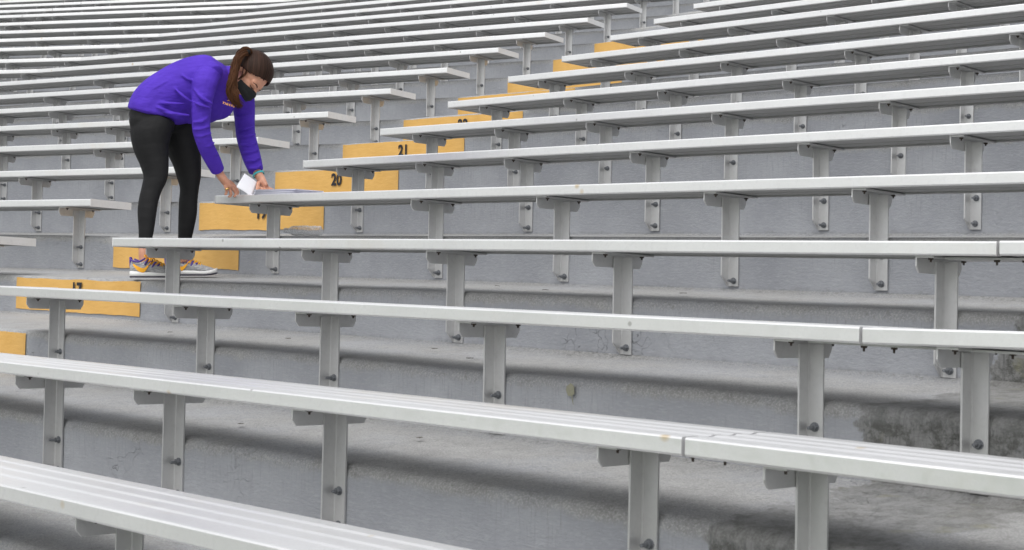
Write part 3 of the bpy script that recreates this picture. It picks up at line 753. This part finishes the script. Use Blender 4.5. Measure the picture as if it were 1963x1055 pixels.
bm = bmesh.new(); bmesh.ops.create_uvsphere(bm, u_segments=16, v_segments=10, radius=1); 
for v in bm.verts: v.co = Vector((v.co.x*.014, v.co.y*.016, v.co.z*.016))
for v in bm.verts: v.co += P(473, 99, -.045)
link('hair_tie', bm_mesh('hair_tie', bm, True), M_LEGG, hair)
strands('loose_lock', M_TAIL, hair, [(HD(.01, -.01, .078), .004), (HD(.03, -.03, .080), .006), (HD(.03, -.06, .074), .006), (HD(.02, -.085, .068), .003)], 10, 3, .01, .0009, 5)

# face mask with ear loop, lashes and brows, ear stud
def face_mask():
    nu, nv = 22, 14; vs, fs = [], []
    for j in range(nv+1):
        v = j/nv
        for i in range(nu+1):
            t = -1 + 2*i/nu; s = t*.070
            half = .034*(1-.45*t*t); u0 = -.080; u = u0 + half*(1-2*v) + .006*(1-abs(t))
            f = .130*math.sqrt(max(0, 1-(t*.93)**2))*(1-.25*((u-u0)/.06)**2) - .012 + .003*math.sin(v*math.pi*4)*(1-abs(t)) + .012*max(0, 1-abs(t)*3)*math.exp(-((v-.3)/.25)**2)
            vs.append(HD(f, u, s))
    for j in range(nv):
        for i in range(nu): a = j*(nu+1)+i; fs.append((a, a+1, a+nu+2, a+nu+1))
    o = link('face_mask', mesh('face_mask', vs, fs, True), M_MASK, person)
    m = o.modifiers.new('thick', 'SOLIDIFY'); m.thickness = .003; m.offset = 1; return o
mask = face_mask()
for s in (-1, 1):
    bm = bmesh.new(); loft(bm, [(HD(.026, -.058, .067*s), .0012, .0012), (HD(.004, -.030, .078*s), .0012, .0012), (HD(-.018, -.014, .084*s), .0012, .0012), (HD(-.032, -.036, .082*s), .0012, .0012), (HD(-.018, -.070, .074*s), .0012, .0012), (HD(.018, -.096, .064*s), .0012, .0012)], U_, 6)
    link('ear_loop', bm_mesh('ear_loop', bm, True), M_MASK, mask)
    bm = bmesh.new(); loft(bm, [(HD(.078, -.040, .048*s), .0015, .001), (HD(.089, -.043, .034*s), .0025, .0015), (HD(.094, -.040, .020*s), .0015, .001)], U_, 6)
    link('eyelid', bm_mesh('eyelid', bm, True), M_EYE, person)
    bm = bmesh.new(); loft(bm, [(HD(.080, -.020, .052*s), .0015, .001), (HD(.093, -.014, .034*s), .0025, .0012), (HD(.097, -.019, .016*s), .0018, .001)], U_, 6)
    link('eyebrow', bm_mesh('eyebrow', bm, True), M_HAIR, person)
bm = bmesh.new(); ell(bm, HD(-.012, -.064, .080), (F_, S_, U_), (.003, .003, .003), nu=8, nv=6); link('ear_stud', bm_mesh('ear_stud', bm, True), M_GOLD, person)
# wrist bands and finger ring
def torus(name, c, axis, R, r, m, parent, sq=1.0):
    bm = bmesh.new(); q = Vector(axis).normalized().to_track_quat('Z', 'Y'); n, k = 28, 8; V_ = []
    for i in range(n):
        a = 2*math.pi*i/n
        V_.append([bm.verts.new(c + q @ Vector(((R+r*math.cos(2*math.pi*j/k))*math.cos(a), (R+r*math.cos(2*math.pi*j/k))*math.sin(a)*sq, r*2.2*math.sin(2*math.pi*j/k)))) for j in range(k)])
    for i in range(n):
        for j in range(k): bm.faces.new((V_[i][j], V_[(i+1) % n][j], V_[(i+1) % n][(j+1) % k], V_[i][(j+1) % k]))
    return link(name, bm_mesh(name, bm, True), m, parent)
torus('wrist_band', P(494.5, 333.5, .145), P(500, 345, .13)-P(492, 328, .15), .0295, .0026, M_TEAL, person)
torus('ring', P(434, 362, .052), (.4, .1, -.9), .0105, .002, M_GOLD, person)

# running shoes
def shoe(a0, b0, y, yaw, label):
    """heel at (a0, b0) in image pixels; built along its own x axis, then turned"""
    hp = P(a0, b0, y); L = .262
    hw = [(0, .026), (.04, .034), (.10, .036), (.16, .042), (.20, .045), (.235, .040), (.255, .024), (.262, .008)]
    def wdt(x):
        for (x0, w0), (x1, w1) in zip(hw, hw[1:]):
            if x <= x1: t = (x-x0)/(x1-x0); return w0+(w1-w0)*t
        return hw[-1][1]
    M = Matrix.Translation(hp) @ Matrix.Rotation(yaw, 4, 'Z')
    def top(x): # height of the upper's centre line
        pts = [(0, .086), (.012, .090), (.03, .080), (.06, .076), (.085, .098), (.11, .092), (.15, .072), (.19, .055), (.225, .045), (.25, .036), (.262, .026)]
        for (x0, h0), (x1, h1) in zip(pts, pts[1:]):
            if x <= x1: return h0+(h1-h0)*(x-x0)/(x1-x0)
        return .026
    def sole_t(x): return .030 - .010*min(1, x/.2) + .006*max(0, (x-.2)/.06)
    def toe(x): return .010*max(0, (x-.19)/.07)**2
    nx = 26; nr = 14
    def shell(lo, hi, wk, name, m, parent, upper):
        vs, fs = [], []
        for i in range(nx+1):
            x = L*(i/nx); x = .002 + (L-.004)*(0.5-.5*math.cos(math.pi*i/nx)); w = wdt(x)*wk; z0, z1 = lo(x), hi(x)
            for j in range(nr):
                a = 2*math.pi*j/nr
                if upper: sy = math.copysign(abs(math.cos(a))**.8, math.cos(a))*w*(1 - .42*max(0, math.sin(a))*(1 if x > .05 else .6)); sz = (z0+z1)/2 + (z1-z0)/2*math.copysign(abs(math.sin(a))**.8, math.sin(a))
                else: sy = math.copysign(abs(math.cos(a))**.35, math.cos(a))*w; sz = (z0+z1)/2 + (z1-z0)/2*math.copysign(abs(math.sin(a))**.35, math.sin(a))
                vs.append(M @ Vector((x, sy, sz)))
        for i in range(nx):
            for j in range(nr): fs.append((i*nr+j, i*nr+(j+1) % nr, (i+1)*nr+(j+1) % nr, (i+1)*nr+j))
        fs.append(tuple(range(nr))[::-1]); fs.append(tuple(range(nx*nr, nx*nr+nr)))
        return link(name, mesh(name, vs, fs, True), m, parent)
    up_ = shell(lambda x: sole_t(x)*.6+toe(x), top, 1.0, 'shoe', M_KNIT, person, True)
    if label: up_['label'] = label
    shell(lambda x: .006+toe(x), lambda x: sole_t(x)+toe(x)+.004, 1.12, 'midsole', M_SOLE, up_, False)
    shell(lambda x: .0+toe(x), lambda x: .008+toe(x), 1.07, 'outsole', M_DSOLE, up_, False)
    # purple collar and heel tab
    bm = bmesh.new(); loft(bm, [(M @ Vector((-.002, 0, .050)), .020, .005), (M @ Vector((-.004, 0, .075)), .018, .006), (M @ Vector((-.008, 0, .102)), .012, .004)], M.to_3x3() @ Vector((0, 1, 0)), 10)
    link('heel_tab', bm_mesh('heel_tab', bm, True), M_PURPLE, up_)
    for s in (-1, 1):
        bm = bmesh.new(); loft(bm, [(M @ Vector((.0, .022*s, .093)), .004, .004), (M @ Vector((.025, .032*s, .082)), .005, .005), (M @ Vector((.055, .031*s, .080)), .005, .005), (M @ Vector((.083, .022*s, .096)), .004, .004)], M.to_3x3() @ Vector((0, 1, 0)), 8)
        link('collar', bm_mesh('collar', bm, True), M_PURPLE, up_)
        # purple lace stays
        for k in range(4):
            x = .092+.020*k; bm = bmesh.new(); loft(bm, [(M @ Vector((x+.006, .018*s, top(x)-.004)), .005, .003), (M @ Vector((x+.001, .030*s, top(x)-.018)), .006, .003), (M @ Vector((x-.004, .036*s, top(x)-.032)), .004, .003)], M.to_3x3() @ Vector((1, 0, 0)), 8)
            link('lace_stay', bm_mesh('lace_stay', bm, True), M_PURPLE, up_)
        # curved side mark
        n = 14; vs, fs = [], []
        for i in range(n+1):
            t = i/n; x = .022+.098*t; zc = .066 - .030*math.sin(math.pi*min(1, t*.80))*1.0 + (.028*max(0, (t-.62)/.38)**1.3); wv = .002 + .0095*math.sin(math.pi*min(1, .12+t*.78))**1.4*(1 if t < .85 else 1-(t-.85)*3.0)
            for dz_ in (-wv, wv):
                z = zc+dz_; yy_ = wdt(x)*(1.0 - .42*max(0, ((z-.05)/.05)))*1.0 + .0035
                vs.append(M @ Vector((x, yy_*s, z)))
        for i in range(n): fs.append((2*i, 2*i+1, 2*i+3, 2*i+2))
        o = link('side_mark', mesh('side_mark', vs, fs), M_ORANGE, up_); q = o.modifiers.new('thick', 'SOLIDIFY'); q.thickness = .002; q.offset = 0
    for k in range(5):
        x = .090+.019*k; bm = bmesh.new()
        z = top(x)+.004; loft(bm, [(M @ Vector((x-.004, -.026, z-.018)), .003, .003), (M @ Vector((x+.002, -.012, z-.002)), .003, .003), (M @ Vector((x+.006, .012, z-.002)), .003, .003), (M @ Vector((x+.0, .026, z-.018)), .003, .003)], M.to_3x3() @ Vector((1, 0, 0)), 6)
        loft(bm, [(M @ Vector((x+.012, -.026, z-.022)), .0028, .0028), (M @ Vector((x+.004, -.008, z)), .0028, .0028), (M @ Vector((x-.004, .014, z-.002)), .0028, .0028)], M.to_3x3() @ Vector((1, 0, 0)), 6)
        link('lace', bm_mesh('lace', bm, True), M_ORANGE, up_)
    bm = bmesh.new()
    for s in (-1, 1):
        loft(bm, [(M @ Vector((.092, 0, .104)), .003, .003), (M @ Vector((.085, -.020*s-.012, .112)), .003, .003), (M @ Vector((.100, -.030*s-.014, .098)), .003, .003), (M @ Vector((.096, -.010, .102)), .003, .003), (M @ Vector((.125, -.032, .074+.01*s)), .003, .003)], (0, 0, 1), 6)
    link('lace_bow', bm_mesh('lace_bow', bm, True), M_ORANGE, up_)
    return up_
shoe(253, 534, -.155, math.radians(-14), None)
shoe(319, 527.5, .145, math.radians(6), None)

# ------------------------------------------------------------------ papers, bottle, leaves
def sheet():
    c = [P(467.7, 333.7, .06), P(488, 345.5, .10), P(495, 371.6, .07), P(476, 372.8, .03), P(453.5, 358.6, .02)]
    n = 12; vs, fs = [], []
    A, B, C_, D_ = P(467.7, 332, .06), P(492, 349, .10), P(452, 358.6, .03), P(481, 377, .06)
    for j in range(n+1):
        for i in range(n+1):
            u, v = i/n, j/n; p = A.lerp(B, u).lerp(C_.lerp(D_, u), v); vs.append(p + Vector((0, -.006, .003))*math.sin(math.pi*u)*(.4+.6*v))
    for j in range(n):
        for i in range(n): a = j*(n+1)+i; fs.append((a, a+1, a+n+2, a+n+1))
    o = link('paper_sheet', mesh('paper_sheet', vs, fs, True), M_PAPER); m = o.modifiers.new('thick', 'SOLIDIFY'); m.thickness = .0006
    o.location = person.location; o.rotation_euler = person.rotation_euler
    tag(o, 'single white paper sheet curling up between her two hands', 'paper')
sheet()
R18 = row(18)
def on_bench(s, d, dz=0):
    p = R18['B'] + uR*s + nR*d; return Vector((p.x*H, p.y*H, (R18['z']+.008-TILT*d)*H + dz))
bm = bmesh.new(); rnd = random.Random(2)
for k in range(20):
    M = Matrix.Translation((rnd.uniform(-.004, .004)+k*.001, rnd.uniform(-.004, .004)-k*.0006, .0013*k)) @ Matrix.Rotation(rnd.uniform(-.05, .05), 4, 'Z')
    add_box(bm, (-.14, -.105, 0), (.14, .105, .0012), M)
o = link('paper_stack', bm_mesh('paper_stack', bm), M_STACK); o.location = on_bench(1.95, .52, .0008); o.rotation_euler = (0, 0, YAW+.12)
tag(o, 'thin stack of printed papers lying on the bench under her far hand', 'papers')
# crushed clear bottle lying on the tread
bm = bmesh.new(); prof = [(0, .012), (.004, .0135), (.016, .0135), (.018, .0115), (.024, .0115), (.040, .022), (.055, .0305), (.062, .0315)]
x = .066
while x < .185: prof += [(x, .0295), (x+.005, .0318), (x+.010, .0295)]; x += .014
prof += [(.196, .031), (.202, .026)]
n = 28; prev = None
for k, (x, r) in enumerate(prof):
    R_ = []
    for i in range(n):
        a = 2*math.pi*i/n; d = 1 + .10*noise.noise(Vector((x*34, math.cos(a)*1.5, math.sin(a)*1.5)))*(1 if x > .04 else 0)
        R_.append(bm.verts.new((x, r*d*math.cos(a), r*d*math.sin(a)*(.86 if x > .05 else 1))))
    if prev:
        for i in range(n): bm.faces.new((prev[i], prev[(i+1) % n], R_[(i+1) % n], R_[i]))
    else: bm.faces.new(R_[::-1])
    prev = R_
bm.faces.new(prev)
o = link('plastic_bottle', bm_mesh('plastic_bottle', bm, True), M_PET)
A18, zt18 = riser_line(18); pb = R18['B'] + nR*(OFF+.42) + uR*.98
o.location = (pb.x*H, pb.y*H, (zt18+.02)*H + .0285); o.rotation_euler = (0, 0, YAW+.62)
tag(o, 'empty clear plastic water bottle lying on the step before the yellow riser 19', 'bottle')
def leaf(name, loc, yaw, size, m, label, cat, flat, group=None, seed=1, stem=True):
    bm = bmesh.new(); rnd = random.Random(seed); n = 12
    R_ = [(size*(.5*math.cos(2*math.pi*i/n))*rnd.uniform(.85, 1.1), size*.62*math.sin(2*math.pi*i/n)*rnd.uniform(.9, 1.1)) for i in range(n)]
    c = bm.verts.new((0, 0, size*.06)); V_ = [bm.verts.new((x, y, size*.05*rnd.uniform(-1, 1))) for x, y in R_]
    for i in range(n): bm.faces.new((c, V_[i], V_[(i+1) % n]))
    if stem: add_cyl(bm, (size*.2, -size*.5, 0), (.25, -1, .05), size*.06, size*.03, size*.9, 5)
    o = link(name, bm_mesh(name, bm), m); o.location = loc; o.rotation_euler = (0 if flat else math.pi/2, 0, yaw)
    q = o.modifiers.new('thick', 'SOLIDIFY'); q.thickness = size*.03
    tag(o, label, cat, group)
R16 = row(16); pl = R16['B'] + uR*14.02 + nR*(OFF-.06)
leaf('leaf', (pl.x*H, pl.y*H, (R16['z']-1.03)*H), YAW+.1, .032, M_LEAF, 'pale green leaf with a stem stuck to the riser between two bench legs', 'leaf', False)
for k, (r, s, d) in enumerate([(17, 9.1, 1.3), (17, 10.8, .7), (16, 6.0, 1.6), (16, 9.6, 1.7), (16, 11.2, .9), (15, 8.6, 1.2), (17, 13.4, 1.0), (15, 11.6, 1.9), (16, 3.0, 1.2), (14, 12.4, 1.9)]):
    Rr = row(r); p = Rr['B'] + uR*s + nR*(OFF+d)
    leaf('leaf_scrap', (p.x*H, p.y*H, (Rr['z']-K+.02+d*.045)*H+.004), k*1.3, .022, M_LEAFD, 'dark dry scrap of leaf lying on a concrete tread', 'leaf scrap', True, 'dark leaf scraps on the treads', k, False)
